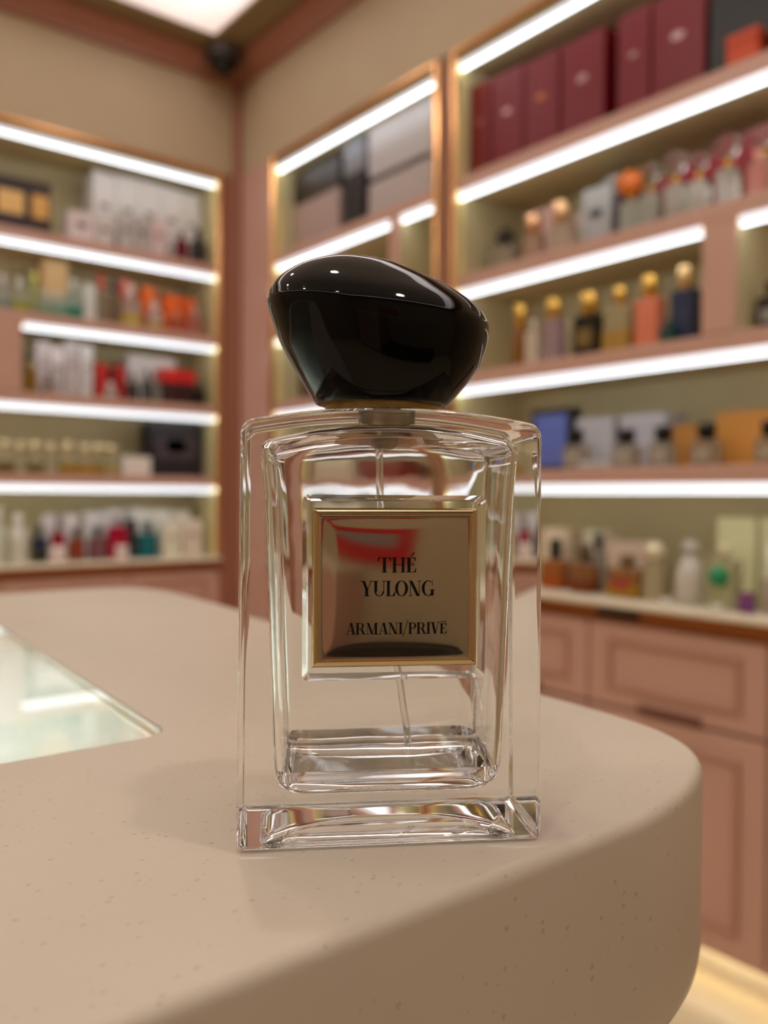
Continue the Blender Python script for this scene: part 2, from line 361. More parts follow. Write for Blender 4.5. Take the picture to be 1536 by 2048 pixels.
# light box below the glass: translucent sheet lit by a tube
TR = bpy.data.materials.new('translucent_sheet'); TR.use_nodes = True
N = TR.node_tree.nodes; L = TR.node_tree.links; N.remove(N['Principled BSDF'])
d1 = N.new('ShaderNodeBsdfDiffuse'); d2 = N.new('ShaderNodeBsdfTranslucent'); mx = N.new('ShaderNodeMixShader'); mx.inputs[0].default_value = .45
d1.inputs[0].default_value = lin(246, 246, 244); d2.inputs[0].default_value = lin(250, 250, 250)
L.new(d1.outputs[0], mx.inputs[1]); L.new(d2.outputs[0], mx.inputs[2]); L.new(mx.outputs[0], N['Material Output'].inputs[0])
sp = offset_poly(gl, .0006)
MB().add([(x, y, TZ - .0115) for x, y in sp], [tuple(range(len(sp)))]).build('light_sheet', TR, ct)
BAR = mat('light_tube', lin(250, 250, 245), .4, emit=(.96, 1, 1.02, 1), es=BAR_E)
MB().box(.044, .285, TZ - .040, .056, .60, TZ - .030, .003).build('light_tube', BAR, ct)
MB().rings([[(x, y, z) for x, y in offset_poly(gl, .0008)] for z in (BZ + .0122, BZ + .0135)], smooth=False).build('light_box_floor', WHITE, ct)
MB().box(-1.55, .19, .08, .20, .64, BZ - .0003, .004).build('body', PINK, ct)
MB().box(-1.5, .22, 0, .17, .60, .0797).build('plinth', CREAM, ct)

# ------------------------------------------------------------------ the perfume bottle
BOT = tag(empty('perfume_bottle', (.12841, .16189, TZ + .0003), math.radians(-31.7)), 'large clear rectangular glass perfume bottle with black pebble cap on the counter', 'perfume bottle')
DEP = .042
def arc(cx, cz, r, t0, t1, n): return [(cx + r * math.cos(math.radians(t0 + (t1 - t0) * i / n)), cz + r * math.sin(math.radians(t0 + (t1 - t0) * i / n))) for i in range(n + 1)]
out = []; flat = []
def seg(pts, fl):
    for p in pts: out.append(p); flat.append(fl)
R1, R2 = .0016, .0032
seg(arc(.0337 - R1, R1, R1, -90, 0, 5), False)
flat[-1] = True
seg(arc(.0331 - R2, .0925 - R2 + .0007, R2, 0, 76, 6), False)
ax = .0331 - R2 + R2 * math.cos(math.radians(76)); az = out[-1][1]
arch = lambda x: az + .0030 * (1 - (abs(x) / ax) ** 2.0)
seg([(ax * (1 - 2 * i / 24), arch(ax * (1 - 2 * i / 24))) for i in range(1, 24)], False)
seg(arc(-.0331 + R2, .0925 - R2 + .0007, R2, 104, 180, 6), False)
flat[-1] = True
seg(arc(-.0337 + R1, R1, R1, 180, 270, 5), False)
flat[-1] = True
NB = len(out); BV = .0013
levels = []
for k in range(6): th = k * math.pi / 10; levels.append((BV * (1 - math.sin(th)), -DEP / 2 + BV * (1 - math.cos(th))))
for k in range(6): th = k * math.pi / 10; levels.append((BV * (1 - math.cos(th)), DEP / 2 - BV * (1 - math.sin(th))))
loops = [[(x, y, z) for x, z in offset_poly(out, ins)] for ins, y in levels]
vs = [p for l in loops for p in l]; fs = []; sm = []
for i in range(len(loops) - 1):
    for j in range(NB):
        k = (j + 1) % NB
        fs.append((i * NB + j, i * NB + k, (i + 1) * NB + k, (i + 1) * NB + j)); sm.append(not (i == 5 and flat[j]))
fs.append(tuple(range(NB))[::-1]); sm.append(False); fs.append(tuple((len(loops) - 1) * NB + j for j in range(NB))); sm.append(False)
GL = bpy.data.materials.new('clear_flint_glass'); GL.use_nodes = True
N = GL.node_tree.nodes; L = GL.node_tree.links; p = N['Principled BSDF']
p.inputs['Base Color'].default_value = (.985, .992, .985, 1); p.inputs['Roughness'].default_value = 0; p.inputs['Transmission Weight'].default_value = 1; p.inputs['IOR'].default_value = 1.5
def glass_bump(mt, strength=.10):
    N = mt.node_tree.nodes; L = mt.node_tree.links; p = N['Principled BSDF']
    tc = N.new('ShaderNodeTexCoord'); n = N.new('ShaderNodeTexNoise'); n.inputs['Scale'].default_value = 75; n.inputs['Detail'].default_value = 1.5
    b = N.new('ShaderNodeBump'); b.inputs['Strength'].default_value = strength; b.inputs['Distance'].default_value = .002
    L.new(tc.outputs['Object'], n.inputs['Vector']); L.new(n.outputs['Fac'], b.inputs['Height']); L.new(b.outputs['Normal'], p.inputs['Normal'])
GLI = GL.copy(); GLI.name = 'moulded_inner_glass'; glass_bump(GLI)
body = MB(); body.add(vs, fs, sm)
glass = body.build('glass_body', GL, BOT)
# square recess in the front face that takes the metal plate, and a shallow dish under the base
PC = (.0003, .0568)
def sq(h, y, r):
    pts = []
    for cx, cz, t0 in ((h - r, h - r, 0), (-h + r, h - r, 90), (-h + r, -h + r, 180), (h - r, -h + r, 270)): pts += [(PC[0] + x, y, PC[1] + z) for x, z in arc(cx, cz, r, t0, t0 + 90, 4)]
    return pts
cut = MB().rings([sq(.0212, -.0245, .0016), sq(.0201, -DEP / 2, .0013), sq(.0192, -DEP / 2 + .0010, .0011), sq(.0188, -DEP / 2 + .0017, .001)], smooth=False).build('cutter', GL, BOT)
boolean(glass, cut)
# inner cavity: rounded box narrowing to the bottom
def rrect(hx, hy, r, n=5, e=6):
    pts = []
    C = ((hx - r, hy - r, 0), (-hx + r, hy - r, 90), (-hx + r, -hy + r, 180), (hx - r, -hy + r, 270))
    for i, (cx, cy, t0) in enumerate(C):
        A = arc(cx, cy, r, t0, t0 + 90, n); pts += A
        nx = C[(i + 1) % 4]; q = arc(nx[0], nx[1], r, nx[2], nx[2], 1)[0]
        pts += [(A[-1][0] + (q[0] - A[-1][0]) * k / e, A[-1][1] + (q[1] - A[-1][1]) * k / e) for k in range(1, e)]
    return pts
dsh = [(.0292, .0172, .004, -.001), (.0288, .0168, .004, .0001), (.0278, .0158, .004, .0007), (.0262, .0144, .004, .0014), (.0225, .0115, .004, .0021), (.016, .0075, .003, .0027), (.008, .0036, .0015, .0030)]
cut = MB().rings([[(x, y, z) for x, y in rrect(a_, b_, r_)] for a_, b_, r_, z in dsh]).build('cutter', GL, BOT)
boolean(glass, cut)
LEVEL = .0160
# z, half width, half depth, corner radius
cav = [(.0101, .0185, .0105, .004), (.0102, .0205, .0125, .0045), (.0108, .0229, .0145, .005), (.0122, .0246, .0158, .005), (.0140, .0254, .0164, .005), (LEVEL, .0257, .0166, .0048),
       (.022, .0260, .0168, .0045), (.032, .0263, .0168, .0042), (.044, .0267, .0168, .004), (.056, .0271, .0168, .004), (.066, .0275, .0168, .004), (.076, .0280, .0168, .004), (.083, .0286, .0168, .0038),
       (.0862, .0289, .0167, .0036), (.0876, .0287, .0163, .0034), (.0883, .0280, .0155, .003), (.0886, .0268, .0142, .003)]
CR = []
for z, hx_, hy_, r in cav:
    s = min(max((z - .079) / .0096, 0), 1) ** 1.3
    CR.append([(x, y + .0002, z + s * .0040 * (1 - (x / .029) ** 2)) for x, y in rrect(hx_, hy_, r)])
LI = 5
def inner(name, rs, m, cap0, cap1):
    b = MB(); b.rings(rs, True, cap0, cap1)
    b.f = [q[::-1] for q in b.f]
    b.sm = [True] * len(b.sm)
    return b.build(name, m, BOT, fix=False)
cavo = inner('cavity', CR[LI:], GLI, False, True)
# join the dry cavity wall into the glass body (one continuous piece of glass)
bm = bmesh.new(); bm.from_mesh(glass.data); nf = len(bm.faces)
bm.from_mesh(cavo.data); bm.faces.ensure_lookup_table()
for q in bm.faces[nf:]: q.material_index = 1
bm.to_mesh(glass.data); bm.free(); glass.data.materials.append(GLI); bpy.data.objects.remove(cavo)
WET = GL.copy(); WET.name = 'glass_to_perfume_face'; WET.node_tree.nodes['Principled BSDF'].inputs['IOR'].default_value = 1.5 / 1.36
WET.node_tree.nodes['Principled BSDF'].inputs['Base Color'].default_value = (1, 1, 1, 1)
LIQ = GL.copy(); LIQ.name = 'perfume_surface'; LIQ.node_tree.nodes['Principled BSDF'].inputs['IOR'].default_value = 1.36
LIQ.node_tree.nodes['Principled BSDF'].inputs['Base Color'].default_value = (.99, .985, .96, 1)
liq = inner('perfume_liquid', CR[:LI + 1], WET, True, False)
bm = bmesh.new(); bm.from_mesh(liq.data); n = len(CR[0]); bm.verts.ensure_lookup_table()
q = bm.faces.new([bm.verts[LI * n + j] for j in range(n)]); q.material_index = 1; q.smooth = False
bm.to_mesh(liq.data); bm.free(); liq.data.materials.append(LIQ); liq['label'] = 'shallow layer of clear perfume'
# dip tube, pump housing, collar
TUBE = mat('clear_tube_plastic', (.96, .97, .96, 1), .02, trans=1.0, ior=1.42)
tp = [(-.0011, 0, .0905), (-.0010, 0, .084), (-.0007, 0, .0755), (.0003, .0005, .062), (.0022, .0015, .047), (.0044, .0025, .033), (.0058, .003, .024), (.0068, .0032, .0165), (.0070, .0032, .0128)]
def spline(P, n=6):
    o = []
    for i in range(len(P) - 1):
        p0, p1, p2, p3 = [Vector(P[max(0, min(len(P) - 1, j))]) for j in (i - 1, i, i + 1, i + 2)]
        for k in range(n):
            t = k / n; o.append(.5 * ((2 * p1) + (p2 - p0) * t + (2 * p0 - 5 * p1 + 4 * p2 - p3) * t * t + (3 * p1 - p0 - 3 * p2 + p3) * t ** 3))
    return o + [Vector(P[-1])]
tb = MB(); tb.tube(spline(tp), .00088); dtub = tb.build('dip_tube', TUBE, BOT)
t2 = MB(); t2.tube(spline(tp), .00050); t2 = t2.build('bore', TUBE, BOT)
bm = bmesh.new(); bm.from_mesh(t2.data); bmesh.ops.reverse_faces(bm, faces=bm.faces); bm.to_mesh(t2.data); bm.free()
bm = bmesh.new(); bm.from_mesh(dtub.data); bm.from_mesh(t2.data); bm.to_mesh(dtub.data); bm.free(); bpy.data.objects.remove(t2)
MB().lathe([(.0022, .0885), (.0032, .0895), (.0034, .0928), (.0066, .0934), (.0068, .0972)], n=28).build('pump_housing', mat('clear_pump_plastic', lin(206, 200, 180), .18, trans=.75, ior=1.46), BOT)
COLM = mat('aged_gold_collar', lin(158, 136, 92), .3, 1.0, noise=.45, nscale=420)
MB().lathe([(.0128, .0956), (.0139, .0962), (.0141, .0975), (.0138, .0984), (.0140, .0992), (.0136, .1002)], n=56).build('collar', COLM, BOT)
# cap: black pebble, rings tilted to the right
capk = [((-15.9, 98.6), (14.9, 98.1), 14.9), ((-16.8, 99.4), (15.8, 98.8), 15.5), ((-20.07, 104.6), (19.0, 102.4), 17.4), ((-22.6, 109.0), (21.3, 105.3), 18.7), ((-24.84, 113.2), (23.1, 108.1), 19.6), ((-27.0, 119.0), (24.8, 113.1), 20.7),
        ((-27.9, 122.0), (25.2, 116.2), 20.8), ((-27.75, 123.6), (24.9, 118.2), 20.0), ((-26.9, 125.9), (23.3, 120.8), 18.2), ((-24.6, 128.6), (20.2, 123.7), 15.2), ((-20.3, 131.3), (14.4, 127.3), 11.4), ((-15.45, 133.0), (5.0, 131.4), 7.2), ((-11.5, 133.85), (-3.2, 133.6), 2.9), ((-8.2, 134.05), (-7.2, 134.03), .4)]
K = [Vector((l[0], l[1], b)) for l, r, b in capk]; K2 = [Vector((r[0], r[1], b)) for l, r, b in capk]
KL, KR = spline(K, 5), spline(K2, 5)
rs = []
for l, r in zip(KL, KR):
    cx, cz, hw, hz, b = (l.x + r.x) / 2, (l.y + r.y) / 2, (r.x - l.x) / 2, (r.y - l.y) / 2, max(l.z, .2)
    ring_ = []
    for k in range(72):
        t = k * 2 * math.pi / 72; ex = .90
        cc = math.copysign(abs(math.cos(t)) ** ex, math.cos(t)); ss = math.copysign(abs(math.sin(t)) ** ex, math.sin(t))
        ring_.append(((cx + hw * cc) / 1000, b * ss / 1000 + .0003, (cz + hz * cc) / 1000))
    rs.append(ring_)
CAPM = mat('black_gloss_lacquer', (.0018, .0017, .0017, 1), .03, spec=.27, ior=1.45)
MB().rings(rs).build('cap', CAPM, BOT)['label'] = 'glossy black pebble cap'
# metal plate with a raised rim and a pillowed middle
PH, PV = .0182, .01735
PCX, PCZ = .0005, .0567
def plate_h(u, v):
    d = min(PH - abs(u), PV - abs(v))
    pts = [(0, .0003), (.0002, .0008), (.0005, .00094), (.0008, .00105), (.0012, .00118), (.0014, .0012), (.0017, .0011), (.0022, .00105), (.0045, .00115)]
    if d >= pts[-1][0]: z = pts[-1][1]
    else:
        for (d0, z0), (d1, z1) in zip(pts, pts[1:]):
            if d <= d1: z = z0 + (z1 - z0) * (d - d0) / (d1 - d0); break
    if d > .002:
        iu, iv = max(0, 1 - (abs(u) / (PH - .002)) ** 2), max(0, 1 - (abs(v) / (PV - .002)) ** 2)
        z += .00038 * (iu * iv) ** .8
    return z
ed = [0, .0001, .0003, .0005, .0008, .0010, .0012, .0014, .0016, .0018, .0020, .0024, .0028, .0036, .0045]
def axis(h): return [-h + e for e in ed] + [(-h + .0045) + (2 * h - .009) * i / 22 for i in range(1, 22)] + [h - e for e in ed[::-1]]
U, V = axis(PH), axis(PV); YF0 = -DEP / 2 + .0017
m = MB(); vs = [(PCX + u, YF0 - plate_h(u, v), PCZ + v) for v in V for u in U]; nu, nv = len(U), len(V)
fs = [(j * nu + i, j * nu + i + 1, (j + 1) * nu + i + 1, (j + 1) * nu + i) for j in range(nv - 1) for i in range(nu - 1)]
m.add(vs, fs, True)
per = [(i, 0) for i in range(nu)] + [(nu - 1, j) for j in range(1, nv)] + [(i, nv - 1) for i in range(nu - 2, -1, -1)] + [(0, j) for j in range(nv - 2, 0, -1)]
pv = [(PCX + U[i], YF0 - .0004, PCZ + V[j]) for i, j in per]; pb = [(x, YF0 - .0001, z) for x, y, z in pv]
k = len(pv); m.add(pv + pb, [(i, (i + 1) % k, k + (i + 1) % k, k + i) for i in range(k)] + [tuple(k + i for i in range(k))])
PLM = mat('pale_gold_mirror_plate', lin(206, 198, 182), .07, 1.0)
plate = m.build('metal_plate', PLM, BOT)
plate.data.materials.append(mat('rim_reflection_gold', lin(228, 206, 164), .10, 1.0))  # rim tinted gold, warm reflections on its edges put into the colour
for q in plate.data.polygons:
    if min(PH - abs(q.center.x - PCX), PV - abs(q.center.z - PCZ)) < .00165: q.material_index = 1
plate['label'] = 'pale gold mirror plate with black lettering'
# lettering, drawn as Didone letter shapes (cap height 1)
T, Hn = .19, .045
def q4(x0, y0, x1, y1): return [(x0, y0), (x1, y0), (x1, y1), (x0, y1)]
def stem(x, w=T, s=.07, top=True, bot=True):
    o = [q4(x, 0, x + w, 1)]
    if bot: o.append(q4(x - s, 0, x + w + s, Hn))
    if top: o.append(q4(x - s, 1 - Hn, x + w + s, 1))
    return o
def bow(cx, cy, rx, ry, t0, t1, th=T, n=14):
    o = []
    P = lambda t, k: (cx + (rx - (th if k else 0)) * math.cos(t), cy + (ry - (Hn if k else 0)) * math.sin(t))
    for i in range(n):
        ta, tb = math.radians(t0 + (t1 - t0) * i / n), math.radians(t0 + (t1 - t0) * (i + 1) / n)
        o.append([P(ta, 0), P(tb, 0), P(tb, 1), P(ta, 1)])
    return o
def diag(x0, y0, x1, y1, w): return [[(x0, y0), (x0 + w, y0), (x1 + w, y1), (x1, y1)]]
def serif(x, y, w=.2): return [q4(x - w / 2, y, x + w / 2, y + Hn)]
def E_(): return stem(.07, top=False, bot=False) + [q4(0, 0, .58, Hn), q4(0, 1 - Hn, .56, 1), q4(.26, .5, .44, .5 + Hn), [(.58, 0), (.62, .28), (.585, .28), (.48, Hn)], [(.56, 1), (.59, .74), (.555, .74), (.46, 1 - Hn)], q4(.42, .40, .455, .64)]
G = {
 'T': (.8, lambda: stem(.305, top=False) + [q4(0, 1 - Hn, .8, 1), [(0, 1), (.0, .74), (.035, .74), (.13, 1)], [(.8, 1), (.8, .74), (.765, .74), (.67, 1)]]),
 'H': (.86, lambda: stem(.08) + stem(.62, .16) + [q4(.27, .5, .62, .5 + Hn)]),
 'E': (.62, E_),
 '\u00c9': (.62, lambda: E_() + [[(.26, 1.08), (.34, 1.08), (.54, 1.30), (.44, 1.33)]]),
 '\u0112': (.62, lambda: [[(x, y * .9) for x, y in q] for q in E_()] + [q4(.06, 1.0, .60, 1.06)]),
 'Y': (.84, lambda: diag(.10, 1, .32, .46, T) + diag(.70, 1, .47, .46, .05) + [q4(.32, 0, .51, .47), q4(.24, 0, .60, Hn)] + serif(.17, 1 - Hn, .36) + serif(.72, 1 - Hn, .22)),
 'U': (.84, lambda: [q4(.08, .3, .27, 1), q4(.69, .3, .735, 1)] + serif(.17, 1 - Hn, .34) + serif(.71, 1 - Hn, .24) + bow(.41, .32, .325, .33, 180, 360, .12)),
 'L': (.62, lambda: stem(.08) + [q4(.2, 0, .6, Hn), [(.6, 0), (.64, .30), (.60, .30), (.46, Hn)]]),
 'O': (.86, lambda: bow(.43, .5, .43, .515, 0, 360, T, 40)),
 'N': (.92, lambda: [q4(.14, 0, .18, 1), q4(.74, .0, .78, 1)] + diag(.08, 1, .575, 0, .21) + serif(.16, 0, .24) + serif(.13, 1 - Hn, .2) + serif(.76, 1 - Hn, .24)),
 'G': (.9, lambda: bow(.43, .5, .43, .515, 55, 318, T, 30) + [q4(.62, 0.02, .80, .42), q4(.54, .42 - Hn, .88, .42), q4(.70, .66, .735, 1.0)]),
 'A': (.86, lambda: diag(.11, 0, .40, 1, .045) + diag(.60, 0, .37, 1, .20) + [q4(.2, .28, .62, .28 + Hn)] + serif(.13, 0, .25) + serif(.70, 0, .32)),
 'R': (.88, lambda: stem(.08) + bow(.40, .74, .32, .26, -90, 90, .17) + [q4(.2, 1 - Hn, .42, 1), q4(.2, .48, .42, .48 + Hn)] + diag(.62, 0, .40, .5, .19) + serif(.74, 0, .28)),
 'M': (1.08, lambda: [q4(.14, 0, .18, 1)] + diag(.46, 0, .10, 1, .19) + diag(.50, 0, .80, 1, .045) + [q4(.78, 0, .97, 1)] + serif(.16, 0, .24) + serif(.16, 1 - Hn, .2) + serif(.88, 0, .36) + serif(.9, 1 - Hn, .3)),
 'I': (.34, lambda: stem(.075)),
 '/': (.5, lambda: diag(0, -.22, .45, 1.28, .05)),
 'P': (.72, lambda: stem(.08) + bow(.37, .72, .33, .28, -90, 90, .17) + [q4(.2, 1 - Hn, .40, 1), q4(.2, .44, .40, .44 + Hn)]),
 'V': (.84, lambda: diag(.33, 0, .10, 1, .20) + diag(.42, 0, .69, 1, .045) + serif(.18, 1 - Hn, .34) + serif(.72, 1 - Hn, .22)),
}
INK = mat('black_ink', (.004, .004, .004, 1), .5, spec=.2)
def lettering(text, x0, x1, zb, h, gap=.04):
    tot = sum(G[c][0] for c in text) + gap * (len(text) - 1); k = (x1 - x0) / tot; m = MB(); x = 0
    for c in text:
        w, fn = G[c]
        for q in fn():
            pts = [(x0 + (x + px) * k, zb + pz * h) for px, pz in q]
            m.add([(px, YF0 - plate_h(px - PCX, pz - PCZ) - .00007, pz) for px, pz in pts], [(0, 1, 2, 3)])
        x += w + gap
    for i, f in enumerate(m.f):
        (ax_, _, az_), (bx, _, bz), (cx_, _, cz_) = [m.v[j] for j in f[:3]]
        if (bx - ax_) * (cz_ - az_) - (bz - az_) * (cx_ - ax_) < 0: m.f[i] = f[::-1]
    return m.build('lettering', INK, plate, fix=False)
lettering('TH\u00c9', -.00345, .0050, .06005, .00330)
lettering('YULONG', -.00725, .0092, .0549, .00335, .0)
lettering('ARMANI/PRIV\u0112', -.0104, .0119, .04655, .00255, .0)

# ------------------------------------------------------------------ goods on the shelves
def ray(px, py): return FW + RT * ((px - 768) / FPX) - UP * ((py - 1024) / FPX)
def wall_pt(wall, px, py, inset):
    d = ray(px, py)
    t = (YB + inset) / d.y if wall == 'L' else (XR + inset) / d.x
    p = Vector((0, 0, CZ)) + d * t
    return (p.x if wall == 'L' else -p.y), p.z
def spot(name, wall, x, inset, z, label, cat, group):
    (wx, wy), rz = WALLS[wall]
    loc = (x, wy + inset, z) if wall == 'L' else (wx + inset, -x, z)
    return tag(empty(name, loc, rz), label, cat, group)
def dims(wall, row, xl, xr, yt, inset):
    a0, _ = wall_pt(wall, xl, yt, inset); a1, _ = wall_pt(wall, xr, yt, inset); _, zt = wall_pt(wall, (xl + xr) / 2, yt, inset)
    lo, hi = (.120, 1.544) if wall == 'L' else ((-2.711, -1.839) if a0 < -1.80 else (-1.746, -.32))
    a0, a1 = max(a0, lo), min(a1, hi)
    return (a0 + a1) / 2, a1 - a0, min(max(zt - SURF[row], .015), STRIP_Z[row] + .0035 - SURF[row])
GRP = {('L', i): 'goods on the shelving left of the corner' for i in range(5)}
def sm(name, c, rough=.4, **k): return mat(name, lin(*c), rough, **k)
def carton(wall, row, xl, xr, yt, inset, dep, col, label, emblem=None, lid=None, band=None, name='perfume_box', cat='box', group=None, base=0.0, cap_h=None, bz=(.32, .74)):
    x, w, h = dims(wall, row, xl, xr, yt, inset); h -= base
    if cap_h: h = min(h, cap_h)
    o = spot(name, wall, x, inset, SURF[row] + base + .0006, label, cat, group)
    cm = sm('card_%d_%d_%d' % col, col, .38 if name == 'gift_box' else .45)
    if lid:
        MB().box(-w / 2 + .001, .001, 0, w / 2 - .001, dep - .001, h * .62, .0015).build('carton_base', cm, o)
        MB().box(-w / 2, 0, h * .62, w / 2, dep, h, .0015).build('carton_lid', sm('card_%d_%d_%d' % lid, lid, .45), o)
    else:
        MB().box(-w / 2, 0, 0, w / 2, dep, h, .0015).build('carton_body', cm, o)
        MB().box(-w / 2 + .004, .003, h, w / 2 - .004, dep - .003, h + .0008, .0003).build('top_flap', cm, o)
    if band: MB().box(-w * .38, -.0009, h * bz[0], w * .38, -.0001, h * bz[1]).build('printed_band', sm('ink_%d_%d_%d' % band, band, .4), o)
    if emblem:
        s = min(w, h) * (.13 if name == 'gift_box' else .24)
        MB().rings([[(s * math.cos(t * math.pi / 6), y, h * .58 + s * .55 * math.sin(t * math.pi / 6)) for t in range(12)] for y in (-.0001, -.0009)], smooth=False).build('emblem', sm('foil_%d_%d_%d' % emblem, emblem, .25, metal=.3), o)
    return o
def flask(wall, row, xl, xr, yt, inset, col, label, cap=(225, 180, 90), capf=.28, capw=.45, shape='rect', trans=.55, capm=.9, plate_=None, liquid=None, name='perfume_bottle', cat='perfume bottle', group=None, dep=None, ballcap=False, captrans=0.0, heart=None):
    x, w, h = dims(wall, row, xl, xr, yt, inset)
    o = spot(name, wall, x, inset, SURF[row] + .0006, label, cat, group)
    bh = h * (1 - capf); d = dep or w * (.6 if shape == 'rect' else 1.0); d = min(d, .12); cy = d / 2
    bm_ = sm('glass_%d_%d_%d' % col, col, .08, trans=trans)
    r = w / 2
    if shape == 'rect': MB().box(-r, 0, 0, r, d, bh * .94, min(w, d) * .12).build('flacon', bm_, o)
    elif shape == 'round': MB().lathe([(r * .6, 0), (r * .88, bh * .06), (r, bh * .3), (r * .97, bh * .52), (r * .7, bh * .78), (r * .35, bh * .9), (r * .33, bh * .94)], 0, cy, 24, 1, d / w).build('flacon', bm_, o)
    else: MB().lathe([(r * .92, 0), (r, bh * .03), (r, bh * .86), (r * .8, bh * .93), (r * .4, bh * .94)], 0, cy, 24, 1, d / w).build('flacon', bm_, o)
    if liquid:
        lm = sm('juice_%d_%d_%d' % liquid, liquid, .1, trans=.35); MB().box(-r - .0004, -.0005, bh * .04, r + .0004, d + .0005, bh * .46, .002).build('perfume_liquid', lm, o) if shape == 'rect' else MB().lathe([(r * .93, bh * .04), (r * 1.01, bh * .1), (r * 1.01, bh * .45), (r * .9, bh * .46)], 0, cy, 24, 1, d / w).build('perfume_liquid', lm, o)
    cr = r * capw
    MB().lathe([(cr * .62, bh * .93), (cr * .66, bh * .95), (cr * .62, bh)], 0, cy, 16).build('neck_collar', GOLD if capm > .5 else sm('collar_grey', (170, 165, 155), .3, metal=.8), o)
    cm = sm('cap_%d_%d_%d' % cap, cap, .2, metal=capm, trans=captrans)
    if ballcap:
        R_ = h * capf * .5; MB().ball((0, cy, bh + R_ * .97), R_, 16).build('cap', cm, o)
    else: MB().lathe([(cr * .92, bh), (cr, bh + h * capf * .08), (cr, bh + h * capf * .9), (cr * .9, h)], 0, cy, 20).build('cap', cm, o)
    if heart: MB().ball((0, -.002, bh * .62), w * .34, 18).build('heart', sm('heart_%d' % heart[0], heart, .3), o)
    if plate_:
        y = -.0009 if shape == 'rect' else -.0012
        MB().box(-r * .62, y, bh * .25, r * .62, -.0002, bh * .62, .0003).build('paper_label', sm('label_%d_%d_%d' % plate_, plate_, .5), o)
    return o
WHT, OFF, CRM, RED, DKR, BLK, NAVY = (226, 220, 216), (205, 198, 192), (222, 210, 180), (150, 22, 30), (116, 0, 20), (28, 25, 26), (34, 42, 70)
CLR = (222, 226, 214)

# --- left wall, top row
carton('L', 0, -14, 56, 352, .06, .10, (52, 40, 42), 'dark box with gold window at the left picture edge, top row', band=(232, 190, 120))
carton('L', 0, 58, 103, 364, .06, .09, (60, 46, 38), 'narrower dark box with gold window beside the cardboard pair, top row left', band=(222, 170, 96))
carton('L', 0, 137, 189, 424, .05, .06, (226, 212, 212), 'short pinkish white box left of the big white boxes, top row', emblem=(150, 142, 142))
for i, (x0, x1, y) in enumerate(((186, 232, 344), (233, 277, 353), (278, 322, 364), (323, 365, 376), (366, 408, 388))):
    carton('L', 0, x0, x1, y, .13, .10, WHT, ('tall white box, first from the left in the white row on the top shelf', 'tall white box, second of the white row on the top shelf', 'tall white box, middle one of the white row on the top shelf', 'tall white box, fourth of the white row on the top shelf', 'tall white box nearest the corner post, top shelf')[i], emblem=(168, 165, 162), group='tall white boxes on the top shelf')
for x0, x1, y, cc, em, lab in ((192, 228, 436, (214, 206, 204), (120, 115, 112), 'low white box with grey print in front of the tall white boxes'),
        (238, 268, 430, (196, 190, 186), (96, 90, 88), 'greyish box with dark print in front of the tall white boxes'),
        (270, 302, 436, (186, 180, 176), (90, 86, 84), 'mid grey printed box in front of the tall white boxes'),
        (304, 332, 440, (220, 200, 198), (180, 70, 80), 'white box with rose print in front of the tall white boxes')):
    carton('L', 0, x0, x1, y, .05, .05, cc, lab, emblem=em)
flask('L', 0, 334, 352, 488, .04, (216, 200, 192), 'small pale bottle left of the crimson one, top row', capf=.3, cap=(190, 184, 178))
flask('L', 0, 355, 377, 462, .04, (128, 20, 48), 'crimson bottle near the corner end of the top row', cap=(110, 60, 70), trans=.3, capf=.25)
flask('L', 0, 386, 414, 458, .04, (50, 48, 52), 'black bottle at the corner end of the top row', cap=(80, 78, 80), trans=.1, capf=.3)
# --- left wall, second row
flask('L', 1, -8, 24, 548, .05, (200, 206, 198), 'clear bottle with white cap at the left picture edge, second row', cap=(206, 200, 198), capm=.1, liquid=(150, 160, 150))
flask('L', 1, 27, 56, 556, .05, (206, 212, 186), 'clear bottle with yellow-green juice, second row', cap=(210, 214, 206), capm=.2, liquid=(176, 176, 50))
flask('L', 1, 58, 82, 544, .10, (205, 214, 160), 'lime tinted bottle behind the clear ones, second row', cap=(212, 214, 110), capm=.2)
carton('L', 1, 86, 136, 522, .14, .07, (226, 184, 124), 'tan box showing above the green bottles, second row')
flask('L', 1, 84, 108, 576, .05, (198, 212, 200), 'clear bottle in front of the tan box, second row', cap=(206, 208, 200), capm=.2, liquid=(120, 168, 130))
flask('L', 1, 110, 134, 580, .05, (190, 216, 204), 'pale mint bottle in front of the tan box, second row', cap=(214, 216, 210), capm=.2, liquid=(110, 176, 146))
flask('L', 1, 136, 164, 560, .05, (196, 220, 210), 'clear bottle with deep teal juice, second row', cap=(210, 212, 206), capm=.2, liquid=(40, 150, 124))
carton('L', 1, 168, 192, 570, .06, .05, (214, 216, 210), 'pale grey box right of the teal bottle, second row')
flask('L', 1, 194, 216, 550, .07, (186, 170, 146), 'beige bottle with red cap, second row', cap=(190, 40, 40), capm=.0, capf=.3)
flask('L', 1, 219, 240, 556, .07, (160, 140, 116), 'taupe bottle with navy cap, second row', cap=(60, 44, 58), capm=.0, capf=.3)
carton('L', 1, 243, 262, 560, .10, .05, (206, 112, 92), 'salmon box behind the yellow bottle, second row')
flask('L', 1, 248, 282, 572, .05, (224, 200, 188), 'tall pink bottle with yellow base, second row', cap=(220, 190, 184), capm=.0, liquid=(220, 196, 80))
carton('L', 1, 284, 312, 574, .10, .05, (222, 100, 20), 'first orange box from the left, second row')
flask('L', 1, 298, 328, 604, .04, (232, 204, 190), 'whitish bottle in front of the orange boxes, second row', cap=(232, 214, 206), capm=.0, liquid=(214, 182, 110))
carton('L', 1, 328, 358, 590, .10, .05, (226, 96, 16), 'orange box in the middle of the orange three, second row')
carton('L', 1, 360, 392, 596, .10, .05, (206, 82, 16), 'orange box nearest the corner post, second row')
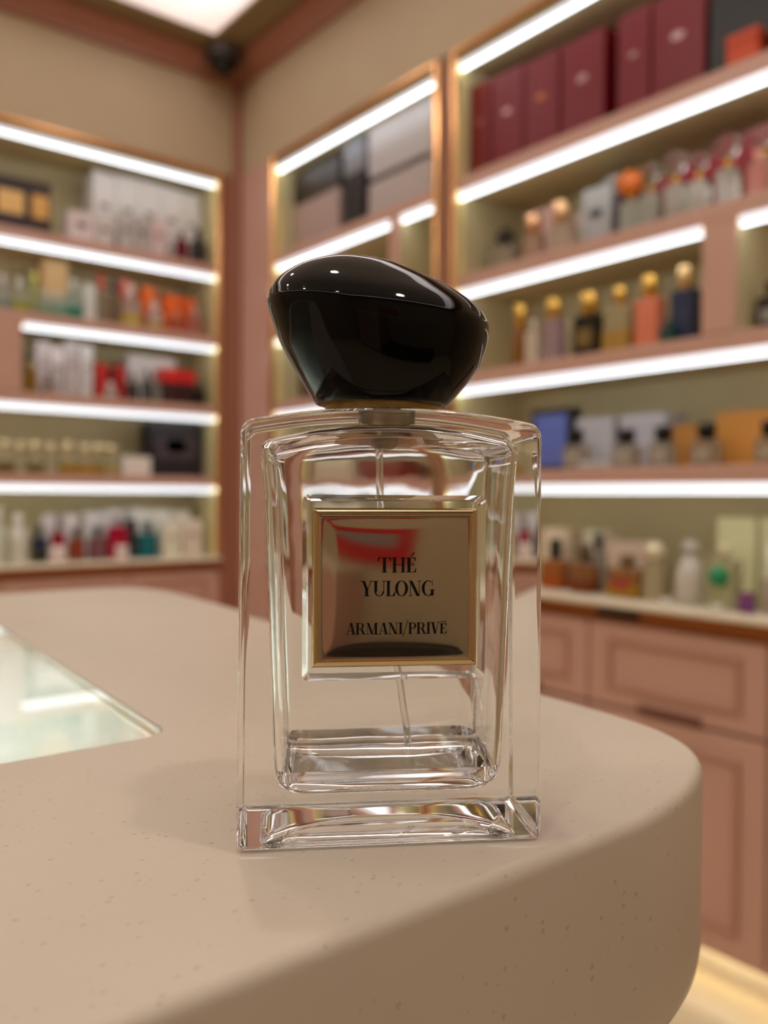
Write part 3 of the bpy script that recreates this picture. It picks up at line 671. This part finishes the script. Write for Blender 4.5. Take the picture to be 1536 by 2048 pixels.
flask('L', 1, 344, 368, 622, .04, (214, 130, 100), 'coral bottle in front of the orange boxes, second row', cap=(220, 150, 120), capm=.0)
flask('L', 1, 380, 404, 614, .04, (214, 150, 134), 'rose bottle at the corner end of the second row', cap=(216, 160, 144), capm=.0)
# --- left wall, third row
flask('L', 2, 54, 74, 722, .05, (190, 140, 40), 'amber gold bottle beside the pink divider, third row', cap=(214, 200, 160), capf=.2)
carton('L', 2, 72, 100, 684, .10, .06, (216, 206, 208), 'patterned pale box, first of the grey group in the third row', emblem=(130, 122, 124))
carton('L', 2, 102, 128, 694, .08, .06, (198, 190, 190), 'grey box, second of the grey group in the third row', emblem=(120, 116, 116), lid=(222, 212, 212))
carton('L', 2, 130, 160, 684, .11, .06, (212, 202, 200), 'pale box, third of the grey group in the third row', emblem=(196, 150, 150))
carton('L', 2, 162, 186, 692, .07, .06, (206, 202, 200), 'pale grey box at the end of the grey group, third row', emblem=(150, 146, 146))
flask('L', 2, 88, 112, 746, .04, (190, 170, 166), 'small rosy bottle in front of the grey boxes, third row', cap=(100, 90, 96), capm=.0)
carton('L', 2, 192, 216, 728, .08, .05, (190, 34, 30), 'first red box from the left, third row')
carton('L', 2, 217, 230, 738, .10, .04, (50, 26, 28), 'thin dark box between two red ones, third row')
carton('L', 2, 231, 252, 732, .08, .05, (176, 30, 30), 'second red box right of the thin dark box, third row')
flask('L', 2, 212, 240, 764, .03, (230, 216, 208), 'short white bottle in front of the red boxes, third row', cap=(226, 216, 210), capm=.0, shape='round')
carton('L', 2, 256, 350, 700, .165, .09, (224, 218, 214), 'wide white carton behind dark bottles, third row', cap_h=.19, lid=(228, 224, 220))
flask('L', 2, 258, 278, 748, .04, (56, 54, 54), 'dark bottle at left before the wide white carton, third row', cap=(60, 60, 60), capm=.0, trans=.1)
flask('L', 2, 286, 306, 740, .04, (78, 84, 80), 'green-black bottle in the middle before the white carton, third row', cap=(60, 66, 64), capm=.0, trans=.1)
flask('L', 2, 308, 322, 756, .04, (176, 172, 168), 'slim grey bottle before the white carton, third row', cap=(150, 150, 146), capm=.2)
carton('L', 2, 326, 360, 738, .07, .08, (60, 22, 20), 'red-lidded black box on the left of its pair, third row', lid=(206, 26, 20))
carton('L', 2, 362, 392, 742, .07, .08, (54, 22, 20), 'red-lidded black box on the right of its pair, third row', lid=(198, 24, 18))
flask('L', 2, 393, 410, 762, .04, (40, 34, 34), 'black bottle at the corner end of the third row', cap=(50, 46, 44), capm=.0, trans=.1)
flask('L', 2, 146, 166, 784, .02, (222, 210, 200), 'tiny clear round jar at the front of the third row', shape='round', cap=(220, 206, 196), capf=.3, capm=.2)
# --- left wall, fourth row
for x0, x1, y, liqd, lab in ((-6, 30, 878, (120, 96, 30), 'clear bottle with ball stopper and little amber at the left picture edge, fourth row'), (31, 52, 882, None, 'empty clear bottle with ball stopper, second from left in the fourth row'),
        (56, 88, 880, (130, 106, 60), 'clear bottle with ball stopper and brownish base, third from left in the fourth row'), (90, 116, 884, None, 'empty clear bottle with bright ball stopper left of the amber ones, fourth row'),
        (120, 156, 882, (196, 150, 16), 'amber bottle with ball stopper, first of the amber ones in the fourth row'), (158, 188, 886, (204, 154, 14), 'amber bottle with bright ball stopper, middle amber one in the fourth row'),
        (190, 207, 886, (196, 148, 20), 'slim amber bottle with ball stopper, last amber one in the fourth row'), (210, 240, 888, (206, 184, 110), 'pale bottle with ball stopper beside the small white box, fourth row')):
    flask('L', 3, x0, x1, y, .05, (212, 208, 176), lab, cap=(226, 214, 168), capf=.34, capw=.5, ballcap=True, liquid=liqd, capm=.55, group='ball stoppered bottles')
carton('L', 3, 246, 302, 914, .05, .06, (232, 226, 216), 'small white box beside the dark picture box, fourth row')
carton('L', 3, 300, 404, 848, .10, .09, (30, 26, 34), 'large dark navy box with pale print near the corner, fourth row', emblem=(150, 142, 150), band=(70, 58, 62))
# --- left wall, worktop row
flask('L', 4, -14, 14, 1018, .04, (214, 216, 200), 'tall white flask at the left picture edge on the worktop', shape='tube', cap=(222, 220, 208), capm=.0, trans=.1)
flask('L', 4, 22, 60, 1030, .04, (222, 218, 204), 'white lotion flask left of the navy bottle on the worktop', shape='tube', cap=(232, 228, 220), capm=.0, trans=.1, capf=.2, capw=.5)
flask('L', 4, 66, 96, 1052, .06, (40, 56, 88), 'navy blue bottle with gold base on the left worktop', cap=(60, 62, 76), capm=.1, trans=.3, liquid=(70, 70, 44))
carton('L', 4, 88, 112, 1030, .12, .05, (224, 216, 214), 'white box behind the first crimson bottle on the left worktop')
flask('L', 4, 106, 130, 1036, .06, (168, 14, 44), 'crimson bottle, smaller of the two on the left worktop', cap=(150, 142, 142), capm=.4, trans=.25, capf=.3)
carton('L', 4, 128, 156, 1030, .12, .05, (226, 218, 216), 'white box behind the rust bottle on the left worktop')
flask('L', 4, 140, 170, 1058, .05, (162, 76, 54), 'rust brown bottle with dark cap on the left worktop', cap=(60, 34, 32), capm=.0, trans=.3)
carton('L', 4, 168, 208, 1024, .13, .06, (228, 222, 218), 'white box behind the mauve bottle on the left worktop')
flask('L', 4, 182, 214, 1052, .06, (146, 100, 104), 'mauve bottle with black cap on the left worktop', cap=(40, 24, 30), capm=.0, trans=.3)
carton('L', 4, 210, 250, 1020, .14, .06, (230, 224, 220), 'white box behind the larger crimson bottle on the left worktop')
flask('L', 4, 220, 256, 1030, .05, (188, 10, 60), 'crimson bottle, larger of the two on the left worktop', cap=(160, 150, 152), capm=.4, trans=.25, capf=.22)
carton('L', 4, 257, 274, 1040, .08, .05, (50, 48, 56), 'thin black box between crimson and teal bottles on the left worktop')
carton('L', 4, 260, 300, 1018, .14, .06, (232, 226, 218), 'white box behind the teal bottle on the left worktop')
flask('L', 4, 282, 316, 1044, .05, (24, 120, 128), 'teal bottle with dark cap on the left worktop', cap=(26, 56, 60), capm=.0, trans=.3)
carton('L', 4, 302, 340, 1020, .14, .06, (230, 226, 214), 'white box just right of the teal bottle on the left worktop')
carton('L', 4, 326, 362, 1046, .06, .06, (226, 220, 200), 'cream box in front near the corner end of the left worktop', emblem=(200, 190, 170))
carton('L', 4, 344, 380, 1022, .14, .06, (228, 220, 206), 'cream white box at the back near the corner end of the left worktop')
carton('L', 4, 366, 406, 1040, .08, .06, (222, 208, 190), 'beige box nearest the corner on the left worktop', emblem=(190, 170, 156))
flask('L', 4, 104, 140, 1094, .02, (236, 214, 206), 'low pink cream jar before the smaller crimson bottle', shape='tube', cap=(238, 220, 212), capm=.0, trans=.1, capf=.45, capw=.95, name='cream_jar', cat='jar')
flask('L', 4, 236, 262, 1092, .02, (236, 216, 208), 'low pink cream jar before the larger crimson bottle', shape='tube', cap=(238, 220, 212), capm=.0, trans=.1, capf=.45, capw=.95, name='cream_jar', cat='jar')

# --- narrow unit beside the corner
carton('R', 0, 588, 678, 330, .08, .12, (176, 152, 144), 'greyish pink box with dark brown lid, narrow shelving', lid=(52, 38, 32))
carton('R', 0, 688, 728, 250, .07, .10, (34, 28, 28), 'tall black box with silver top, narrow shelving', lid=(124, 124, 128))
carton('R', 0, 738, 866, 204, .07, .16, (186, 178, 176), 'big pale grey carton stacked upper, narrow shelving', base=.152)
carton('R', 0, 738, 866, 341, .07, .16, (184, 172, 168), 'big pale grey carton stacked lower, narrow shelving', cap_h=.150)
flask('R', 1, 700, 730, 545, .07, (120, 110, 96), 'dark grey bottle behind the black cap, narrow shelving', cap=(110, 104, 100), capm=.3)
carton('R', 1, 600, 660, 600, .10, .1, (190, 176, 150), 'beige box hidden behind the black cap, narrow shelving')
carton('R', 2, 600, 690, 690, .10, .1, (90, 70, 60), 'brown box hidden behind the black cap, narrow shelving')
carton('R', 3, 610, 700, 860, .10, .1, (200, 190, 160), 'cream box seen through the bottle shoulder, narrow shelving')
carton('R', 3, 720, 800, 870, .10, .1, (120, 60, 50), 'rust box seen through the bottle, narrow shelving')
carton('R', 4, 620, 720, 1010, .10, .1, (206, 196, 170), 'cream box seen through the plate level, narrow shelving')

# --- wide unit, top row: crimson upright boxes
for i, (x0, x1, y, lab) in enumerate(((932, 980, 148, 'crimson upright box nearest the brass post, top row'), (984, 1046, 122, 'crimson upright box with two pale marks, second from the brass post'), (1050, 1118, 92, 'crimson upright box with gold mark, third from the brass post'),
        (1124, 1208, 52, 'crimson upright box, fourth from the brass post'), (1236, 1300, 0, 'crimson upright box after the dark gap, top row'), (1306, 1410, -40, 'widest crimson upright box, beside the black box'))):
    carton('R', 0, x0, x1, y + 20, .05, .16, DKR, lab, emblem=((190, 140, 150), (196, 150, 160), (190, 110, 60), (200, 160, 168), (200, 160, 160), (206, 170, 176))[i], name='gift_box', group='crimson boxes on the top row')
carton('R', 0, 1211, 1234, 40, .216, .06, (84, 4, 10), 'thin dark red box set back in the crimson row', name='gift_box')
carton('R', 0, 1422, 1600, -60, .05, .16, (12, 10, 10), 'large black box at the right end of the top row', name='gift_box')
carton('R', 0, 1452, 1516, 62, .015, .03, (206, 74, 24), 'small orange box in front of the large black box', lid=(196, 66, 20))
# --- wide unit, second row
flask('R', 1, 972, 1022, 452, .10, (196, 184, 160), 'small clear flask with dark stopper by the brass post', cap=(40, 34, 26), capm=.0, capf=.35, ballcap=True)
flask('R', 1, 1044, 1076, 428, .05, (206, 176, 150), 'bottle with copper cap, left of the copper pair, second row', cap=(240, 190, 150), capf=.36, capw=.8)
carton('R', 1, 1070, 1108, 416, .14, .08, (206, 160, 150), 'rosy box behind the copper capped bottles, second row')
flask('R', 1, 1094, 1134, 402, .05, (222, 204, 180), 'bottle with copper cap, right of the copper pair, second row', cap=(240, 196, 150), capf=.36, capw=.7)
carton('R', 1, 1136, 1166, 428, .10, .07, (210, 196, 182), 'beige box between copper caps and grey box, second row')
carton('R', 1, 1164, 1222, 374, .09, .09, (176, 178, 178), 'pale grey box with dark seal beside the orange stopper, second row', emblem=(50, 52, 54))
carton('R', 1, 1210, 1238, 350, .19, .05, (190, 196, 196), 'light blue-grey box at the back of the second row')
carton('R', 1, 1230, 1264, 382, .06, .06, (56, 30, 40), 'dark purple box below the orange stopper, second row', emblem=(120, 110, 136))
def cluster(wall, row, px, py, r, col, inset, label, n=7, group=None, bodycol=CLR, trans=.8):
    x, z = wall_pt(wall, px, py, inset)
    o = spot('stoppered_bottle', wall, x, inset, SURF[row] + .0006, label, 'perfume bottle', group)
    h = z - SURF[row]
    MB().box(-.022, 0, 0, .022, .03, h * .62, .003).build('flacon', sm('glass_cl', bodycol, .06, trans=.6), o)
    MB().lathe([(.008, h * .62), (.006, h * .7), (.006, h * .8)], 0, .015, 14).build('neck_collar', GOLD, o)
    m = MB(); m.ball((0, .015, h - r * .2), r * .8, 14)
    for k in range(n):
        t = k * 2 * math.pi / n; m.ball((r * .85 * math.cos(t), .015 + r * .4 * math.sin(t * 1.7), h + r * .75 * math.sin(t)), r * .5, 12)
    m.build('cut_stopper', mat('stopper_%d_%d_%d' % col, lin(*col), .04, trans=trans, ior=1.55), o)
    return o
cluster('R', 1, 1254, 364, .026, (255, 140, 10), .03, 'bottle with bright orange faceted stopper, second row', trans=.25)
for x, y, r, lab in ((1294, 342, .019, 'bottle with crystal stopper right beside the orange stopper'), (1345, 322, .021, 'bottle with tall crystal stopper, second from the orange stopper'), (1392, 318, .017, 'bottle with crystal stopper, third from the orange stopper'),
        (1450, 288, .021, 'bottle with crystal stopper, fourth from the orange stopper'), (1522, 268, .02, 'bottle with crystal stopper at the right picture edge, second row')):
    cluster('R', 1, x, y, r, (250, 250, 248), .04, lab, group='crystal stoppered bottles', trans=1.0)
for x0, x1, y, lab in ((1268, 1312, 382, 'short crimson box behind the first crystal stopper'), (1314, 1366, 352, 'crimson box behind the second crystal stopper'), (1368, 1424, 318, 'crimson box behind the third crystal stopper'), (1426, 1488, 282, 'crimson box behind the fourth crystal stopper'), (1490, 1560, 250, 'tallest crimson box at the right picture edge, second row')):
    carton('R', 1, x0, x1, y, .12, .10, (150, 8, 30), lab, name='gift_box', group='crimson boxes on the second row', emblem=(160, 60, 80) if x0 < 1490 else None)
flask('R', 1, 1494, 1530, 300, .02, (236, 160, 150), 'salmon pink bottle at the right end of the second row', cap=(236, 170, 156), capm=.0, capf=.25, trans=.3)
# --- wide unit, third row
flask('R', 2, 1024, 1048, 610, .05, (170, 110, 40), 'amber brown slim bottle with gold cap, first in the third row', capf=.32, capw=.8)
flask('R', 2, 1049, 1072, 640, .04, (216, 202, 180), 'white slim bottle beside the amber brown one, third row', cap=(216, 206, 190), capm=.1, capf=.2, trans=.2)
flask('R', 2, 1084, 1118, 598, .05, (196, 170, 178), 'lilac bottle with gold cap, third row', capf=.27, capw=.72)
carton('R', 2, 1119, 1140, 640, .08, .05, (208, 194, 160), 'cream box between lilac and black bottles, third row')
flask('R', 2, 1144, 1194, 584, .05, (40, 34, 28), 'black bottle with gold cap and gold emblem, third row', trans=.05, capf=.30, capw=.6, plate_=(120, 96, 40))
flask('R', 2, 1204, 1258, 572, .06, (206, 190, 150), 'champagne bottle with gold cap, third row', capf=.24, capw=.45, liquid=(200, 160, 80))
flask('R', 2, 1268, 1316, 550, .05, (236, 140, 110), 'coral bottle with gold cap, third row', capf=.27, capw=.62, trans=.2)
flask('R', 2, 1318, 1346, 640, .04, (56, 106, 100), 'tiny dark teal bottle between coral and navy, third row', cap=(50, 90, 88), capm=.0, capf=.2)
flask('R', 2, 1340, 1388, 530, .06, (48, 58, 86), 'navy bottle with pale gold cap beside the pink divider', cap=(240, 206, 150), capf=.26, capw=.62, trans=.1, plate_=(40, 50, 80))
flask('R', 2, 1512, 1560, 560, .06, (56, 52, 52), 'black bottle right of the pink divider, third row', cap=(40, 36, 36), capm=.0, trans=.1, plate_=(150, 146, 140))
# --- wide unit, fourth row
carton('R', 3, 1062, 1144, 818, .12, .04, (26, 26, 32), 'blue picture box in a dark frame, fourth row', band=(96, 112, 186), bz=(.08, .9))
carton('R', 3, 1152, 1226, 836, .12, .08, (186, 184, 188), 'silver grey box, smaller of the two in the fourth row')
carton('R', 3, 1240, 1332, 828, .13, .09, (192, 190, 196), 'silver grey box, larger of the two in the fourth row')
carton('R', 3, 1346, 1426, 848, .13, .06, (190, 132, 62), 'ochre box, smaller of the two in the fourth row')
carton('R', 3, 1432, 1560, 822, .12, .08, (204, 142, 66), 'ochre box, larger of the two at the right of the fourth row')
for x0, x1, y, lab in ((1124, 1162, 858, 'clear bottle with black pebble cap before the blue picture box'), (1222, 1266, 858, 'clear bottle with black pebble cap before the silver boxes, left one'), (1296, 1340, 852, 'clear bottle with black pebble cap before the larger silver box'),
        (1380, 1430, 846, 'clear bottle with black pebble cap before the smaller ochre box'), (1508, 1560, 840, 'clear bottle with black pebble cap at the right picture edge')):
    flask('R', 3, x0, x1, y, .05, (206, 198, 180), lab, cap=(14, 12, 12), capm=.0, capf=.36, capw=.66, shape='rect', trans=.75, group='bottles with black pebble caps', plate_=(170, 160, 140))
for x0, x1, lab in ((1148, 1176, 'small clear glass coaster at the front, left one, fourth row'), (1180, 1204, 'small clear glass coaster at the front, right one, fourth row')):
    flask('R', 3, x0, x1, 936, .012, (226, 222, 214), lab, shape='tube', cap=(230, 226, 218), capm=.1, capf=.4, capw=.9, trans=.5, name='sample_jar', cat='jar')
# --- wide unit, worktop row
carton('R', 4, 1084, 1136, 1058, .13, .06, (226, 206, 176), 'cream box farthest left on the right worktop')
carton('R', 4, 1168, 1212, 1062, .14, .06, (216, 204, 180), 'cream box behind the dark stopper on the right worktop')
flask('R', 4, 1080, 1122, 1078, .07, (196, 120, 60), 'orange amber bottle with black cap beside the glass edge', cap=(34, 30, 24), capm=.0, capf=.4, liquid=(196, 96, 30))
flask('R', 4, 1140, 1182, 1090, .05, (176, 120, 70), 'dark amber bottle with brown cap on the right worktop', cap=(90, 70, 46), capm=.0, capf=.36, liquid=(140, 70, 24))
flask('R', 4, 1174, 1206, 1066, .10, (190, 186, 176), 'grey clear bottle with dark cap on the right worktop', cap=(54, 48, 40), capm=.0, capf=.3)
carton('R', 4, 1204, 1290, 1084, .12, .07, (214, 188, 164), 'wide beige box behind the honey bottle on the right worktop')
flask('R', 4, 1212, 1272, 1112, .05, (186, 130, 70), 'honey coloured bottle with red sides on the right worktop', cap=(120, 90, 60), capm=.0, capf=.25, liquid=(196, 150, 30), plate_=(160, 60, 50))
flask('R', 4, 1284, 1322, 1082, .06, (214, 200, 164), 'pale bottle with clear ball stopper on the right worktop', cap=(226, 214, 178), ballcap=True, capf=.34, capm=.3)
flask('R', 4, 1338, 1392, 1084, .05, (226, 216, 204), 'white pear shaped bottle on the right worktop', cap=(206, 198, 190), capm=.1, capf=.16, capw=.5, shape='round', trans=.25)
flask('R', 4, 1412, 1468, 1092, .05, (208, 206, 166), 'clear bottle with green heart on the right worktop', cap=(220, 208, 170), capm=.2, capf=.17, capw=.5, heart=(16, 136, 84))
carton('R', 4, 1434, 1512, 1036, .15, .07, (226, 220, 170), 'tall cream card box behind the green hearted bottle')
carton('R', 4, 1520, 1580, 1038, .15, .07, (220, 214, 168), 'tall cream card box at the right picture edge')
flask('R', 4, 1514, 1570, 1096, .05, (206, 186, 176), 'bottle with stacked white caps at the right picture edge', cap=(238, 236, 232), capm=.0, capf=.45, capw=.7, shape='tube')
flask('R', 4, 1468, 1502, 1186, .03, (150, 70, 150), 'small purple jar at the front of the right worktop', cap=(130, 60, 120), capm=.0, capf=.35, capw=.8, shape='tube', name='sample_jar', cat='jar')
for x0, x1, y, lab in ((1312, 1336, 1206, 'small pale disc standing in for a highlight at the worktop front below the white pear bottle'), (1416, 1440, 1214, 'small pale disc standing in for a highlight at the worktop front below the green hearted bottle')):
    flask('R', 4, x0, x1, y, .0, (232, 226, 210), lab, shape='tube', cap=(236, 230, 216), capm=.0, capf=.4, capw=.9, trans=.2, name='sample_jar', cat='jar')  # discs added in place of highlights along the worktop front
